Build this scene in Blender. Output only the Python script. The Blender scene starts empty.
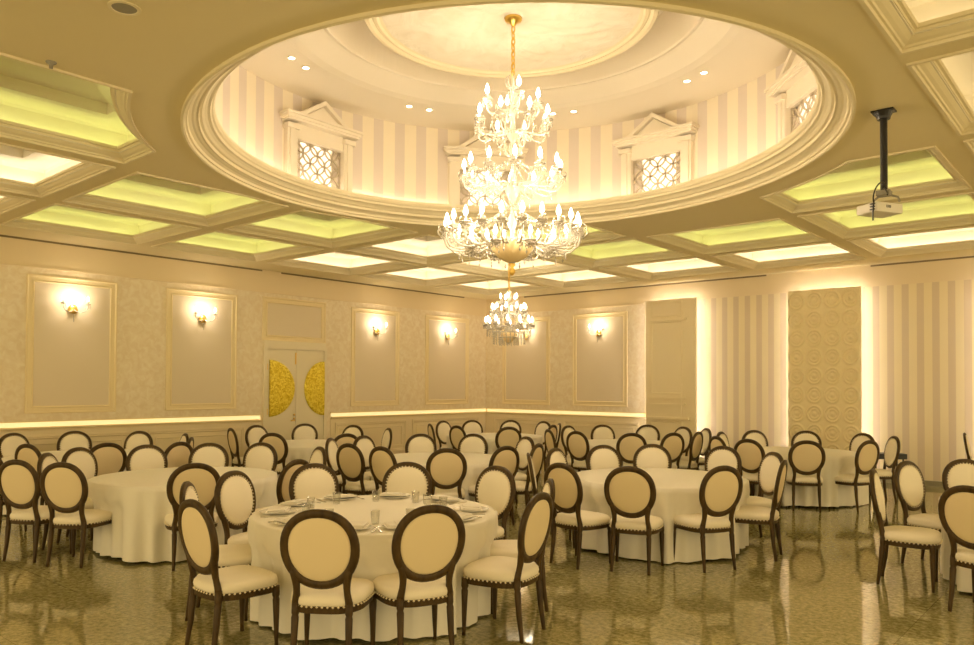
import bpy, bmesh, math, random
from mathutils import Vector, Matrix
from mathutils.geometry import delaunay_2d_cdt
PI = math.pi
col = bpy.context.scene.collection
scn = bpy.context.scene

# ------------------------------------------------------------------ camera, world, exposure
cam = bpy.data.objects.new('camera', bpy.data.cameras.new('camera')); col.objects.link(cam)
def setup_camera():
    yaw, pitch, roll = 0.709, 0.019, 0.005
    f = Vector((-math.sin(yaw)*math.cos(pitch), math.cos(yaw)*math.cos(pitch), math.sin(pitch)))
    r = Vector((math.cos(yaw), math.sin(yaw), 0)); u = r.cross(f)
    r2 = r*math.cos(roll)+u*math.sin(roll); u2 = -r*math.sin(roll)+u*math.cos(roll)
    m = Matrix((r2, u2, -f)).transposed().to_4x4(); m.translation = (13.318, -15.478, 1.75)
    cam.matrix_world = m
    cam.data.sensor_width = 36; cam.data.lens = 768.234/974*36
    cam.data.shift_y = (370.757-322.5)/974
    cam.data.clip_start = .05
setup_camera(); scn.camera = cam
scn.view_settings.view_transform = 'Standard'; scn.view_settings.look = 'None'
scn.view_settings.gamma = 1; scn.view_settings.use_curve_mapping = False
scn.view_settings.exposure = 0.50
w = bpy.data.worlds.new('world'); scn.world = w; w.use_nodes = True
w.node_tree.nodes['Background'].inputs[0].default_value = (1, .77, .40, 1)
w.node_tree.nodes['Background'].inputs[1].default_value = 1.3  # warm fill added for even light from the unwalled side behind the camera
scn.cycles.use_denoising = True
scn.cycles.max_bounces = 10; scn.cycles.diffuse_bounces = 5; scn.cycles.glossy_bounces = 4
scn.cycles.transmission_bounces = 6; scn.cycles.caustics_reflective = False; scn.cycles.caustics_refractive = False
scn.cycles.sample_clamp_indirect = 4
WARM = (1, .80, .56)      # chandelier and sconce lamps
L_CHAND, L_SCONCE, S_WARM, S_GREEN, S_DIM, S_DOME, S_PANEL = 125, 3.2, 4.6, 2.5, 2.0, 4.4, 18

# ------------------------------------------------------------------ materials
def mat(name, c, rough=.6, metal=0, spec=.5, trans=0, emit=None, es=0, coat=0, ior=None):
    m = bpy.data.materials.new(name); m.use_nodes = True
    b = m.node_tree.nodes['Principled BSDF']; i = b.inputs
    i['Base Color'].default_value = (*c, 1); i['Roughness'].default_value = rough
    i['Metallic'].default_value = metal; i['Specular IOR Level'].default_value = spec
    i['Transmission Weight'].default_value = trans; i['Coat Weight'].default_value = coat
    if ior: i['IOR'].default_value = ior
    if emit: i['Emission Color'].default_value = (*emit, 1); i['Emission Strength'].default_value = es
    m.diffuse_color = (*c, 1)
    return m
def N(m, t, **k):
    n = m.node_tree.nodes.new(t)
    for a, b in k.items(): setattr(n, a, b)
    return n
def Lk(m, a, b): m.node_tree.links.new(a, b)
def B(m): return m.node_tree.nodes['Principled BSDF']
def noise_mix(m, c1, c2, scale, lo=.35, hi=.65, detail=6, bump=0, distort=0, vec=None):
    tc = N(m, 'ShaderNodeTexCoord'); n = N(m, 'ShaderNodeTexNoise')
    n.inputs['Scale'].default_value = scale; n.inputs['Detail'].default_value = detail
    n.inputs['Distortion'].default_value = distort
    if vec:
        mp = N(m, 'ShaderNodeMapping'); mp.inputs['Scale'].default_value = vec
        Lk(m, tc.outputs['Object'], mp.inputs[0]); Lk(m, mp.outputs[0], n.inputs['Vector'])
    else: Lk(m, tc.outputs['Object'], n.inputs['Vector'])
    r = N(m, 'ShaderNodeValToRGB'); r.color_ramp.elements[0].position = lo; r.color_ramp.elements[1].position = hi
    r.color_ramp.elements[0].color = (*c1, 1); r.color_ramp.elements[1].color = (*c2, 1)
    Lk(m, n.outputs['Fac'], r.inputs[0]); Lk(m, r.outputs[0], B(m).inputs['Base Color'])
    if bump:
        bp = N(m, 'ShaderNodeBump'); bp.inputs['Strength'].default_value = bump; bp.inputs['Distance'].default_value = .004
        Lk(m, n.outputs['Fac'], bp.inputs['Height']); Lk(m, bp.outputs[0], B(m).inputs['Normal'])
    return n, r
M = {}
M['ceiling'] = mat('ceiling paint', (.80, .70, .43), .8)
M['recess'] = mat('pale coffer paint', (.84, .78, .63), .8)
M['mould'] = mat('plaster moulding', (.82, .73, .50), .55)
M['dome'] = mat('dome plaster', (.84, .77, .63), .7)
M['medal'] = mat('medallion plaster', (.82, .75, .60), .65)
def medal_nodes(m):
    n, r = noise_mix(m, (.78, .70, .54), (.85, .79, .65), 2.2, .3, .6, 8, bump=1.0, distort=1.5)
    for nd in m.node_tree.nodes:
        if nd.type == 'BUMP': nd.inputs['Distance'].default_value = .03
medal_nodes(M['medal'])
M['frieze'] = mat('frieze paint', (.82, .69, .45), .6)
M['wallpaper'] = mat('mottled wallpaper', (.7, .6, .42), .5)
noise_mix(M['wallpaper'], (.79, .67, .46), (.88, .79, .60), 9, .38, .68, 9, bump=.15, distort=.8)
M['panelfill'] = mat('taupe wall fabric', (.77, .67, .50), .75)
M['frame'] = mat('cream gold moulding', (.86, .73, .45), .5)
M['wains'] = mat('cream wainscot paint', (.82, .71, .48), .5)
M['door'] = mat('door paint', (.82, .74, .54), .4)
M['gold'] = mat('gold metal', (.9, .62, .16), .28, metal=1)
M['sequin'] = mat('gold sequins', (.92, .66, .05), .3, metal=.5)
def seq(m):
    tc = N(m, 'ShaderNodeTexCoord'); v = N(m, 'ShaderNodeTexVoronoi'); v.inputs['Scale'].default_value = 34
    Lk(m, tc.outputs['Object'], v.inputs['Vector'])
    r = N(m, 'ShaderNodeValToRGB'); r.color_ramp.elements[0].color = (.62, .45, .005, 1); r.color_ramp.elements[1].color = (1, .86, .12, 1)
    s = N(m, 'ShaderNodeSeparateColor'); Lk(m, v.outputs['Color'], s.inputs[0]); Lk(m, s.outputs[0], r.inputs[0])
    Lk(m, r.outputs[0], B(m).inputs['Base Color'])
    bp = N(m, 'ShaderNodeBump'); bp.inputs['Strength'].default_value = .8; bp.inputs['Distance'].default_value = .02
    Lk(m, v.outputs['Color'], bp.inputs['Height']); Lk(m, bp.outputs[0], B(m).inputs['Normal'])
seq(M['sequin'])
M['relief'] = mat('sand relief panel', (.90, .78, .50), .6)
M['pilaster'] = mat('cream pilaster panel', (.90, .79, .55), .5)
M['floor'] = mat('polished granite', (.2, .17, .1), .055, spec=.55)
def floor_nodes(m):
    tc = N(m, 'ShaderNodeTexCoord')
    n1 = N(m, 'ShaderNodeTexNoise'); n1.inputs['Scale'].default_value = 24; n1.inputs['Detail'].default_value = 8; n1.inputs['Roughness'].default_value = .75
    n2 = N(m, 'ShaderNodeTexNoise'); n2.inputs['Scale'].default_value = 1.3; n2.inputs['Detail'].default_value = 4
    for n in (n1, n2): Lk(m, tc.outputs['Object'], n.inputs['Vector'])
    r = N(m, 'ShaderNodeValToRGB'); cr = r.color_ramp
    cr.elements[0].position = .33; cr.elements[0].color = (.15, .135, .05, 1)
    cr.elements[1].position = .68; cr.elements[1].color = (.64, .58, .33, 1)
    e = cr.elements.new(.5); e.color = (.37, .335, .15, 1)
    Lk(m, n1.outputs['Fac'], r.inputs[0])
    mx = N(m, 'ShaderNodeMix', data_type='RGBA', blend_type='MULTIPLY'); mx.inputs[0].default_value = .5
    r2 = N(m, 'ShaderNodeValToRGB'); r2.color_ramp.elements[0].position = .3; r2.color_ramp.elements[1].position = .7
    r2.color_ramp.elements[0].color = (.8, .8, .76, 1)
    Lk(m, n2.outputs['Fac'], r2.inputs[0]); Lk(m, r.outputs[0], mx.inputs[6]); Lk(m, r2.outputs[0], mx.inputs[7])
    br = N(m, 'ShaderNodeTexBrick'); br.offset = 0; br.inputs['Scale'].default_value = 1
    br.inputs['Mortar Size'].default_value = .0025; br.inputs['Brick Width'].default_value = .8; br.inputs['Row Height'].default_value = .8
    br.inputs['Color1'].default_value = (1, 1, 1, 1); br.inputs['Color2'].default_value = (.9, .9, .9, 1); br.inputs['Mortar'].default_value = (.55, .5, .45, 1)
    Lk(m, tc.outputs['Object'], br.inputs['Vector'])
    m2 = N(m, 'ShaderNodeMix', data_type='RGBA', blend_type='MULTIPLY'); m2.inputs[0].default_value = 1
    Lk(m, mx.outputs[2], m2.inputs[6]); Lk(m, br.outputs['Color'], m2.inputs[7])
    Lk(m, m2.outputs[2], B(m).inputs['Base Color'])
floor_nodes(M['floor'])
def stripes_linear(name, c1, c2, period, duty):
    m = mat(name, c1, .7); tc = N(m, 'ShaderNodeTexCoord'); s = N(m, 'ShaderNodeSeparateXYZ'); Lk(m, tc.outputs['Object'], s.inputs[0])
    a = N(m, 'ShaderNodeMath', operation='DIVIDE'); a.inputs[1].default_value = period; Lk(m, s.outputs[0], a.inputs[0])
    f = N(m, 'ShaderNodeMath', operation='FRACT'); Lk(m, a.outputs[0], f.inputs[0])
    g = N(m, 'ShaderNodeMath', operation='LESS_THAN'); g.inputs[1].default_value = duty; Lk(m, f.outputs[0], g.inputs[0])
    mx = N(m, 'ShaderNodeMix', data_type='RGBA'); mx.inputs[6].default_value = (*c1, 1); mx.inputs[7].default_value = (*c2, 1)
    Lk(m, g.outputs[0], mx.inputs[0]); Lk(m, mx.outputs[2], B(m).inputs['Base Color']); return m
M['stripe'] = stripes_linear('striped wallpaper', (.84, .73, .47), (.70, .58, .40), .243, .47)
def stripes_round(name, c1, c2, n, duty, ph):
    m = mat(name, c1, .7); tc = N(m, 'ShaderNodeTexCoord'); s = N(m, 'ShaderNodeSeparateXYZ'); Lk(m, tc.outputs['Object'], s.inputs[0])
    at = N(m, 'ShaderNodeMath', operation='ARCTAN2'); Lk(m, s.outputs[1], at.inputs[0]); Lk(m, s.outputs[0], at.inputs[1])
    a = N(m, 'ShaderNodeMath', operation='MULTIPLY_ADD'); a.inputs[1].default_value = n/(2*PI); a.inputs[2].default_value = 100+ph; Lk(m, at.outputs[0], a.inputs[0])
    f = N(m, 'ShaderNodeMath', operation='FRACT'); Lk(m, a.outputs[0], f.inputs[0])
    g = N(m, 'ShaderNodeMath', operation='LESS_THAN'); g.inputs[1].default_value = duty; Lk(m, f.outputs[0], g.inputs[0])
    mx = N(m, 'ShaderNodeMix', data_type='RGBA'); mx.inputs[6].default_value = (*c1, 1); mx.inputs[7].default_value = (*c2, 1)
    Lk(m, g.outputs[0], mx.inputs[0]); Lk(m, mx.outputs[2], B(m).inputs['Base Color']); return m
M['domestripe'] = stripes_round('dome striped wallpaper', (.86, .78, .62), (.72, .64, .56), 64, .46, .23)
M['wood'] = mat('walnut wood', (.12, .055, .022), .45, spec=.3)
noise_mix(M['wood'], (.038, .022, .0055), (.092, .054, .015), 9, .3, .7, 5, vec=(3, 3, .6))
M['cream'] = mat('cream upholstery', (.93, .86, .70), .8)
M['rear'] = mat('cream upholstery toned for shade', (.84, .70, .44), .8)  # same cream fabric, colour darkened for the shade on chair backs
M['nail'] = mat('brass nail heads', (.95, .85, .62), .5, metal=.1)
M['cloth'] = mat('cream tablecloth', (.93, .89, .78), .85)
M['china'] = mat('white china', (.88, .85, .78), .2)
M['napkin'] = mat('white napkin', (.88, .84, .76), .9)
M['glass'] = mat('clear glass', (.97, .97, .95), .02)
def thin_glass(m):
    t = N(m, 'ShaderNodeBsdfTransparent'); g = N(m, 'ShaderNodeBsdfGlossy'); g.inputs['Roughness'].default_value = .03
    lw = N(m, 'ShaderNodeLayerWeight'); lw.inputs[0].default_value = .18; mx = N(m, 'ShaderNodeMixShader')
    t.inputs[0].default_value = (.96, .96, .94, 1)
    Lk(m, lw.outputs['Facing'], mx.inputs[0]); Lk(m, t.outputs[0], mx.inputs[1]); Lk(m, g.outputs[0], mx.inputs[2])
    Lk(m, mx.outputs[0], m.node_tree.nodes['Material Output'].inputs[0])
thin_glass(M['glass'])
M['steel'] = mat('polished steel', (.7, .68, .62), .2, metal=1)
M['crystal'] = mat('cut crystal glass', (.92, .85, .71), .10, trans=.5, ior=1.5, spec=.8)
M['amber'] = mat('amber ribbed glass', (.95, .74, .40), .2, trans=.0, ior=1.5, spec=.8)
M['bulb'] = mat('lit candle bulb', (1, .9, .7), .4, emit=(1, .86, .62), es=14)
M['bulb'].cycles.emission_sampling = 'NONE'
M['lamp'] = mat('lit downlight', (1, .9, .8), .4, emit=(1, .88, .72), es=14)
M['s_warm'] = mat('warm light strip', (1, .9, .8), .5, emit=(1, .90, .78), es=S_WARM)
M['s_green'] = mat('yellow green light strip', (1, 1, .6), .5, emit=(.82, .93, .34), es=S_GREEN)
M['s_dim'] = mat('dim light strip', (1, .9, .8), .5, emit=(1, .86, .60), es=S_DIM)
M['s_dome'] = mat('dome light strip', (1, .9, .8), .5, emit=(1, .85, .68), es=S_DOME)
M['s_panel'] = mat('cool white light strip', (1, .9, .85), .5, emit=(1, .90, .85), es=S_PANEL)
M['s_rail'] = mat('lit rail diffuser', (1, .95, .8), .5, emit=(1, .78, .36), es=.45)
M['winlit'] = mat('backlit window diffuser', (1, .95, .9), .5, emit=(1, .88, .72), es=.72)
M['grille'] = mat('bronze grille', (.58, .50, .37), .5, metal=.1)
M['black'] = mat('black satin', (.012, .011, .01), .35)
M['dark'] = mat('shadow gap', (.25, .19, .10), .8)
M['projector'] = mat('projector plastic', (.80, .76, .66), .45)
M['base'] = mat('dark baseboard', (.30, .27, .17), .3)
M['grey'] = mat('grey plastic', (.3, .28, .22), .5)

# ------------------------------------------------------------------ mesh helpers
def tag(o, label=None, cat=None, group=None, kind=None):
    if label: o['label'] = label
    if cat: o['category'] = cat
    if group: o['group'] = group
    if kind: o['kind'] = kind
    return o
def empty(name, loc=(0, 0, 0), rz=0):
    o = bpy.data.objects.new(name, None); col.objects.link(o); o.location = loc; o.rotation_euler[2] = rz
    o.empty_display_size = .1
    return o
def mk(name, bm, m, parent=None, smooth=False, loc=None, kind=None, normals=True):
    me = bpy.data.meshes.new(name)
    if normals: bmesh.ops.recalc_face_normals(bm, faces=bm.faces[:])
    bm.to_mesh(me); bm.free()
    ms = m if isinstance(m, (list, tuple)) else [m]
    for x in ms: me.materials.append(x)
    if smooth: me.polygons.foreach_set('use_smooth', [True]*len(me.polygons))
    o = bpy.data.objects.new(name, me); col.objects.link(o)
    if parent: o.parent = parent
    if loc: o.location = loc
    if kind: o['kind'] = kind
    return o
def BM(): return bmesh.new()
def box(bm, x0, x1, y0, y1, z0, z1, bev=0, mi=0):
    vs = [bm.verts.new(p) for p in ((x0,y0,z0),(x1,y0,z0),(x1,y1,z0),(x0,y1,z0),(x0,y0,z1),(x1,y0,z1),(x1,y1,z1),(x0,y1,z1))]
    fs = [bm.faces.new([vs[i] for i in q]) for q in ((0,3,2,1),(4,5,6,7),(0,1,5,4),(1,2,6,5),(2,3,7,6),(3,0,4,7))]
    for f in fs: f.material_index = mi
    if bev:
        es = list({e for f in fs for e in f.edges})
        bmesh.ops.bevel(bm, geom=es, offset=bev, segments=2, affect='EDGES', profile=.6)
def loft(bm, rings, closed=True, cap0=False, cap1=False, loop=False, mi=0):
    V = [[bm.verts.new(p) for p in r] for r in rings]
    n = len(V[0]); k = len(V)
    for a in range(k if loop else k-1):
        A, Bq = V[a], V[(a+1) % k]
        for i in range(n if closed else n-1):
            j = (i+1) % n
            f = bm.faces.new((A[i], A[j], Bq[j], Bq[i])); f.material_index = mi
    if cap0: bm.faces.new(V[0][::-1]).material_index = mi
    if cap1: bm.faces.new(V[-1]).material_index = mi
    return V
def lathe(bm, prof, n=20, c=(0, 0, 0), cap=True, rib=0, nr=0):
    rings = []
    for r, z in prof:
        rings.append([(c[0]+(r*(1+rib*math.cos(nr*2*PI*i/n)))*math.cos(2*PI*i/n), c[1]+(r*(1+rib*math.cos(nr*2*PI*i/n)))*math.sin(2*PI*i/n), c[2]+z) for i in range(n)])
    loft(bm, rings, cap0=cap, cap1=cap)
def frames(pts, loop=False):
    out = []; n = len(pts); up = None
    for i in range(n):
        a = pts[(i-1) % n] if (loop or i) else pts[0]; b = pts[(i+1) % n] if (loop or i < n-1) else pts[-1]
        t = (b-a).normalized()
        if up is None: up = Vector((0, 0, 1)) if abs(t.z) < .9 else Vector((1, 0, 0))
        s = t.cross(up)
        if s.length < 1e-4: s = t.cross(Vector((0, 1, 0)))
        s.normalize(); up = s.cross(t).normalized(); out.append((t, s, up))
    return out
def tube(bm, pts, rad, n=8, loop=False, mi=0):
    pts = [Vector(p) for p in pts]; R = rad if isinstance(rad, (list, tuple)) else [rad]*len(pts)
    fr = frames(pts, loop); rings = []
    for p, (t, s, u), r in zip(pts, fr, R):
        rings.append([p+s*(r*math.cos(2*PI*k/n))+u*(r*math.sin(2*PI*k/n)) for k in range(n)])
    loft(bm, rings, loop=loop, cap0=not loop, cap1=not loop, mi=mi)
def gem(bm, c, r, h=None):
    h = h or r*1.5; c = Vector(c)
    v = [bm.verts.new(c+Vector((r*math.cos(k*PI/2), r*math.sin(k*PI/2), 0))) for k in range(4)]
    t = bm.verts.new(c+Vector((0, 0, h))); b = bm.verts.new(c-Vector((0, 0, h)))
    for k in range(4):
        bm.faces.new((v[k], v[(k+1) % 4], t)); bm.faces.new((v[(k+1) % 4], v[k], b))
def bez(p, n=14):
    p = [Vector(q) for q in p]; out = []
    for i in range(n+1):
        t = i/n; q = p[:]
        while len(q) > 1: q = [a.lerp(b, t) for a, b in zip(q[:-1], q[1:])]
        out.append(q[0])
    return out
def dup(o, parent=None):
    c = o.copy(); col.objects.link(c)
    if parent: c.parent = parent
    for ch in KIDS.get(o.name) or [x for x in o.children]: dup(ch, c)
    return c
KIDS = {}

# ------------------------------------------------------------------ room
H = 4.021; XR = 18.2; YF = -19.6
CX, CY = 8.53, -9.57              # centre of the round dome
EX, EY, EK, EA = 8.465, -9.543, .037, math.radians(153.3)   # slightly oval ceiling opening
GX0, GP, GY0, GQ, CW = .892, 2.234, -.932, 2.201, 2.01

bm = BM(); box(bm, -.3, XR+.3, YF-.3, .3, -.12, 0); mk('floor', bm, M['floor'], kind='structure')

def oval(r, ang, z, cx=EX, cy=EY, k=EK):
    # point of the oval of mean radius r in direction ang
    a, b = r*(1+k), r*(1-k)
    t = ang-EA
    q = Vector((a*math.cos(t), b*math.sin(t), 0)); q.rotate(Matrix.Rotation(EA, 3, 'Z'))
    return Vector((cx+q.x, cy+q.y, z))
RCUT = 3.42
def inside_cut(x, y, R): return math.hypot(x-EX, y-EY) < R
def coffer_poly(i, j, d):
    x0, x1 = GX0+GP*i+d, GX0+GP*i+CW-d
    y1, y0 = GY0-GQ*j-d, GY0-GQ*j-CW+.03+d
    R = RCUT+d
    c = [(x0, y0), (x1, y0), (x1, y1), (x0, y1)]
    ins = [inside_cut(*p, RCUT) for p in [(GX0+GP*i, GY0-GQ*j-CW+.03), (GX0+GP*i+CW, GY0-GQ*j-CW+.03), (GX0+GP*i+CW, GY0-GQ*j), (GX0+GP*i, GY0-GQ*j)]]
    if not any(ins): return c
    k = ins.index(True); p = c[k]; a = c[k-1]; b = c[(k+1) % 4]
    def hit(q, s):   # from the far corner q toward the cut corner s
        lo, hi = 0, 1
        for _ in range(40):
            m_ = (lo+hi)/2
            if inside_cut(q[0]+(s[0]-q[0])*m_, q[1]+(s[1]-q[1])*m_, R): hi = m_
            else: lo = m_
        return (q[0]+(s[0]-q[0])*lo, q[1]+(s[1]-q[1])*lo)
    A_, B_ = hit(a, p), hit(b, p)
    t0 = math.atan2(A_[1]-EY, A_[0]-EX); t1 = math.atan2(B_[1]-EY, B_[0]-EX)
    if t1-t0 > PI: t1 -= 2*PI
    if t0-t1 > PI: t1 += 2*PI
    arc = [(EX+R*math.cos(t0+(t1-t0)*s/14), EY+R*math.sin(t0+(t1-t0)*s/14)) for s in range(15)]
    o = [c[(k+1) % 4], c[(k+2) % 4], c[(k+3) % 4]]
    return [B_]*0 + arc + [o[0]]*1 + [o[1]]*1 + [o[2]]*1 if False else arc+[o[0], o[1], o[2]]
GREEN = {(2,5),(1,4),(0,4),(0,3),(1,3),(2,1),(3,1),(4,2),(4,1),(2,2)}
cells = [(i, j) for i in (0, 1) for j in range(7)]+[(2, 0), (2, 1), (2, 2), (2, 5), (3, 0), (3, 1), (4, 0), (4, 1), (4, 2)]+[(i, j) for i in (5, 6) for j in range(6)]
DIM = {(i, j) for i in (5, 6) for j in range(1, 6)}

# ceiling slab with its openings
def build_ceiling():
    V, E = [], []
    def loop(pts):
        s = len(V); V.extend([Vector((p[0], p[1])) for p in pts]); n = len(pts)
        E.extend([(s+a, s+(a+1) % n) for a in range(n)])
    loop([(-.3, .3), (-.3, YF-.3), (XR+.3, YF-.3), (XR+.3, .3)])
    holes = []
    op = [oval(3.15, 2*PI*k/120, 0)[:2] for k in range(120)]; loop(op); holes.append(op)
    for c in cells:
        p = coffer_poly(*c, 0); loop(p); holes.append(p)
    v, e, f, *_ = delaunay_2d_cdt(V, E, [], 0, 1e-5)
    def pin(x, y, poly):
        r = False; n = len(poly)
        for a in range(n):
            x1, y1 = poly[a]; x2, y2 = poly[a-1]
            if (y1 > y) != (y2 > y) and x < (x2-x1)*(y-y1)/(y2-y1)+x1: r = not r
        return r
    bm = BM(); vs = [bm.verts.new((p.x, p.y, H)) for p in v]
    for t in f:
        cx = sum(v[a].x for a in t)/len(t); cy = sum(v[a].y for a in t)/len(t)
        if not any(pin(cx, cy, h) for h in holes):
            bm.faces.new([vs[a] for a in t])
    return mk('ceiling', bm, M['ceiling'], kind='structure')
ceiling = build_ceiling()

MPROF = [(0, 0), (0, -.018), (.028, -.018), (.034, .004), (.05, .008), (.058, .03), (.085, .05), (.112, .082), (.118, .10), (.135, .10), (.14, .125), (.16, .13), (.166, .17)]
MPROF = [(d*.9, z*.62 if z > 0 else z) for d, z in MPROF]
for c in cells:
    bm = BM(); rings = [[(p[0], p[1], H+z) for p in coffer_poly(*c, d)] for d, z in MPROF]
    loft(bm, rings)
    co = mk('coffer_moulding', bm, M['mould'], ceiling)
    bm = BM(); prof = [(.1494, .1054), (.125, .1054), (.115, .055), (.0, .05), (-.03, .07), (-.03, .30), (-.01, .325), (.02, .335), (.33, .335), (.33, .445)]
    rings = [[(p[0], p[1], H+z) for p in coffer_poly(*c, d)] for d, z in prof]
    loft(bm, rings, cap1=True)
    rc = mk('coffer_recess', bm, M['recess'], ceiling)
    bm = BM(); rings = [[(p[0], p[1], H+z) for p in coffer_poly(*c, d)] for d, z in [(.105, .062), (.105, .080), (.06, .080), (.06, .062)]]
    loft(bm, rings, loop=True)
    mk('light_strip', bm, M['s_green'] if c in GREEN else M['s_dim'] if c in DIM else M['s_warm'], rc)

# dome
dome = empty('wall_dome', (CX, CY, 0)); dome['kind'] = 'structure'
def ring_prof(prof, n=120, ov=True):
    return [[(oval(r, 2*PI*k/n, z, k=EK if ov else 0, cx=EX if ov else CX, cy=EY if ov else CY)-Vector((CX, CY, 0))) for k in range(n)] for r, z in prof]
bm = BM()
DP = [(0, 0), (0, -.025), (.018, -.032), (.034, -.025), (.038, .0), (.055, .004), (.062, .03), (.09, .045), (.11, .048), (.13, .055), (.15, .055), (.156, .085), (.18, .09), (.20, .11), (.225, .125), (.25, .13), (.258, .155), (.275, .165), (.288, .19), (.288, .22)]
loft(bm, ring_prof([(3.15-d, H+z) for d, z in DP]))
mk('opening_moulding', bm, M['mould'], dome, smooth=False)
bm = BM()
loft(bm, ring_prof([(2.862, H+.22), (2.89, H+.22), (2.90, H+.15)])+ring_prof([(3.14, H+.15)], ov=False))
mk('cove_ledge', bm, M['dome'], dome)
bm = BM(); loft(bm, ring_prof([(2.915, H+.155), (2.915, H+.185), (2.96, H+.185), (2.96, H+.155)]), loop=True)
mk('light_strip', bm, M['s_dome'], dome)
ZD = 5.31
bm = BM(); loft(bm, ring_prof([(3.13, H+.12), (3.13, ZD)], ov=False)); mk('striped_wall', bm, M['domestripe'], dome, smooth=True)
bm = BM(); dn = [(3.14, ZD), (2.3, ZD), (2.2, ZD+.02), (2.1, ZD+.07), (2.0, ZD+.12), (1.95, ZD+.14), (1.94, ZD+.115), (1.90, ZD+.11), (1.89, ZD+.13), (1.87, ZD+.55), (0.02, ZD+.55)]
loft(bm, ring_prof(dn, ov=False)); mk('dome_ceiling', bm, M['dome'], dome, smooth=False)
bm = BM(); md = [(1.30, ZD+.54), (1.46, ZD+.54), (1.47, ZD+.12), (1.45, ZD+.085), (1.41, ZD+.08), (1.38, ZD+.10), (1.36, ZD+.085), (1.33, ZD+.08), (1.31, ZD+.10), (1.28, ZD+.105)]
loft(bm, ring_prof(md, ov=False)); mk('medallion_rim', bm, M['mould'], dome)
def medallion():
    # ornamented plaster disc: leaves and scrolls in low relief
    rnd = random.Random(4); bm = BM(); nr, na = 60, 180; rings = []
    for a in range(nr+1):
        r = 1.29*a/nr+.001; ring = []
        for k in range(na):
            t = 2*PI*k/na; h = 0
            if r > .25:
                env = math.exp(-((r-.85)/.28)**2)
                h += .018*env*max(0, math.sin(12*t+9*r)*math.cos(15*r+3*math.sin(6*t)))
                h += .014*math.exp(-((r-.42)/.12)**2)*abs(math.sin(8*t))
            h += .008*max(0, math.cos(r*42))*(1 if r < .25 else 0)
            ring.append((r*math.cos(t), r*math.sin(t), ZD+.105-h))
        rings.append(ring)
    loft(bm, rings, cap0=True)
    mk('medallion_disc', bm, M['medal'], dome, smooth=True)
medallion()
# a hemisphere of aedicules around the drum
def grille_mesh(w_, h_, s=.22, r=.11, wd=.009):
    bm = BM()
    def inside(x, z): return -w_ <= x <= w_ and 0 <= z <= h_
    nx = int(w_/s)+2; nz = int(h_/s)+2
    cs = []
    for i in range(-nx, nx+1):
        for j in range(-1, nz+1):
            cs.append((i*s+s/2, j*s)); cs.append((i*s, j*s+s/2))
    K = 28
    for cx, cz in cs:
        run = []
        for k in range(K+1):
            t = 2*PI*k/K; x, z = cx+r*math.cos(t), cz+r*math.sin(t)
            if inside(x, z): run.append((x, z, t))
            if (not inside(x, z) or k == K) and run:
                if len(run) > 1:
                    A_ = [[(x-wd*math.cos(t), y, z-wd*math.sin(t)), (x+wd*math.cos(t), y, z+wd*math.sin(t))] for x, z, t in run for y in (0,)]
                    rings = [[(a[0][0], -.008, a[0][2]), (a[1][0], -.008, a[1][2]), (a[1][0], .008, a[1][2]), (a[0][0], .008, a[0][2])] for a in A_]
                    loft(bm, rings, cap0=True, cap1=True)
                run = []
    for x0, x1, z0, z1 in ((-w_-.012, -w_+.004, 0, h_), (w_-.004, w_+.012, 0, h_), (-w_-.012, w_+.012, h_-.004, h_+.012), (-w_-.012, w_+.012, -.012, .004)):
        box(bm, x0, x1, -.012, .012, z0, z1)
    return bm
def aedicule(ang, n):
    # local: x tangential, y outward, z up; origin at the drum wall
    o = empty('window_%d' % n, (CX+3.12*math.cos(ang), CY+3.12*math.sin(ang), 0), ang-PI/2); o['kind'] = 'structure'
    hw, z0, z1 = .355, H+.0, 4.745
    yb = .06
    bm = BM()
    # pilasters left and right of the opening, stepped
    for s in (-1, 1):
        xs = sorted((s*hw, s*.50)); box(bm, xs[0], xs[1], -.11, yb, H+.16, 4.90)
        xs = sorted((s*(hw+.05), s*.47)); box(bm, xs[0], xs[1], -.13, -.10, H+.16, 4.84)
        xs = sorted((s*.345, s*.52)); box(bm, xs[0], xs[1], -.15, yb, 4.84, 4.90)
    box(bm, -hw-.002, hw+.002, -.09, yb, z1, 4.93)
    box(bm, -hw-.002, hw+.002, -.09, yb, H+.16, 4.17)
    mk('window_frame', bm, M['dome'], o)
    bm = BM()
    box(bm, -.54, .54, -.19, yb, 4.93, 4.955); box(bm, -.56, .56, -.21, yb, 4.955, 4.99); box(bm, -.58, .58, -.235, yb, 4.99, 5.02)
    mk('cornice', bm, M['dome'], o)
    bm = BM()
    zt, zb, hp = 5.28, 5.02, .40
    for s in (-1, 1):
        P_ = [(0, zt), (s*hp, zb), (s*(hp-.09), zb), (0, zt-.06)]
        rings = [[(x, y, z) for x, z in P_] for y in (-.19, .03)]
        loft(bm, rings, cap0=True, cap1=True)
    P_ = [(0, zt-.07), (-(hp-.1), zb), (hp-.1, zb)]
    loft(bm, [[(x, y, z) for x, z in P_] for y in (-.14, -.05)], cap0=True, cap1=True)
    mk('pediment', bm, M['dome'], o)
    g = mk('window_grille', grille_mesh(hw, z1-4.17), M['grille'], o, loc=(0, -.03, 4.17))
    bm = BM(); box(bm, -hw-.01, hw+.01, .0, .004, 4.16, z1+.01); mk('window_pane', bm, M['winlit'], o)
for k in range(8): aedicule(k*PI/4+math.radians(.3), k+1)
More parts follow.
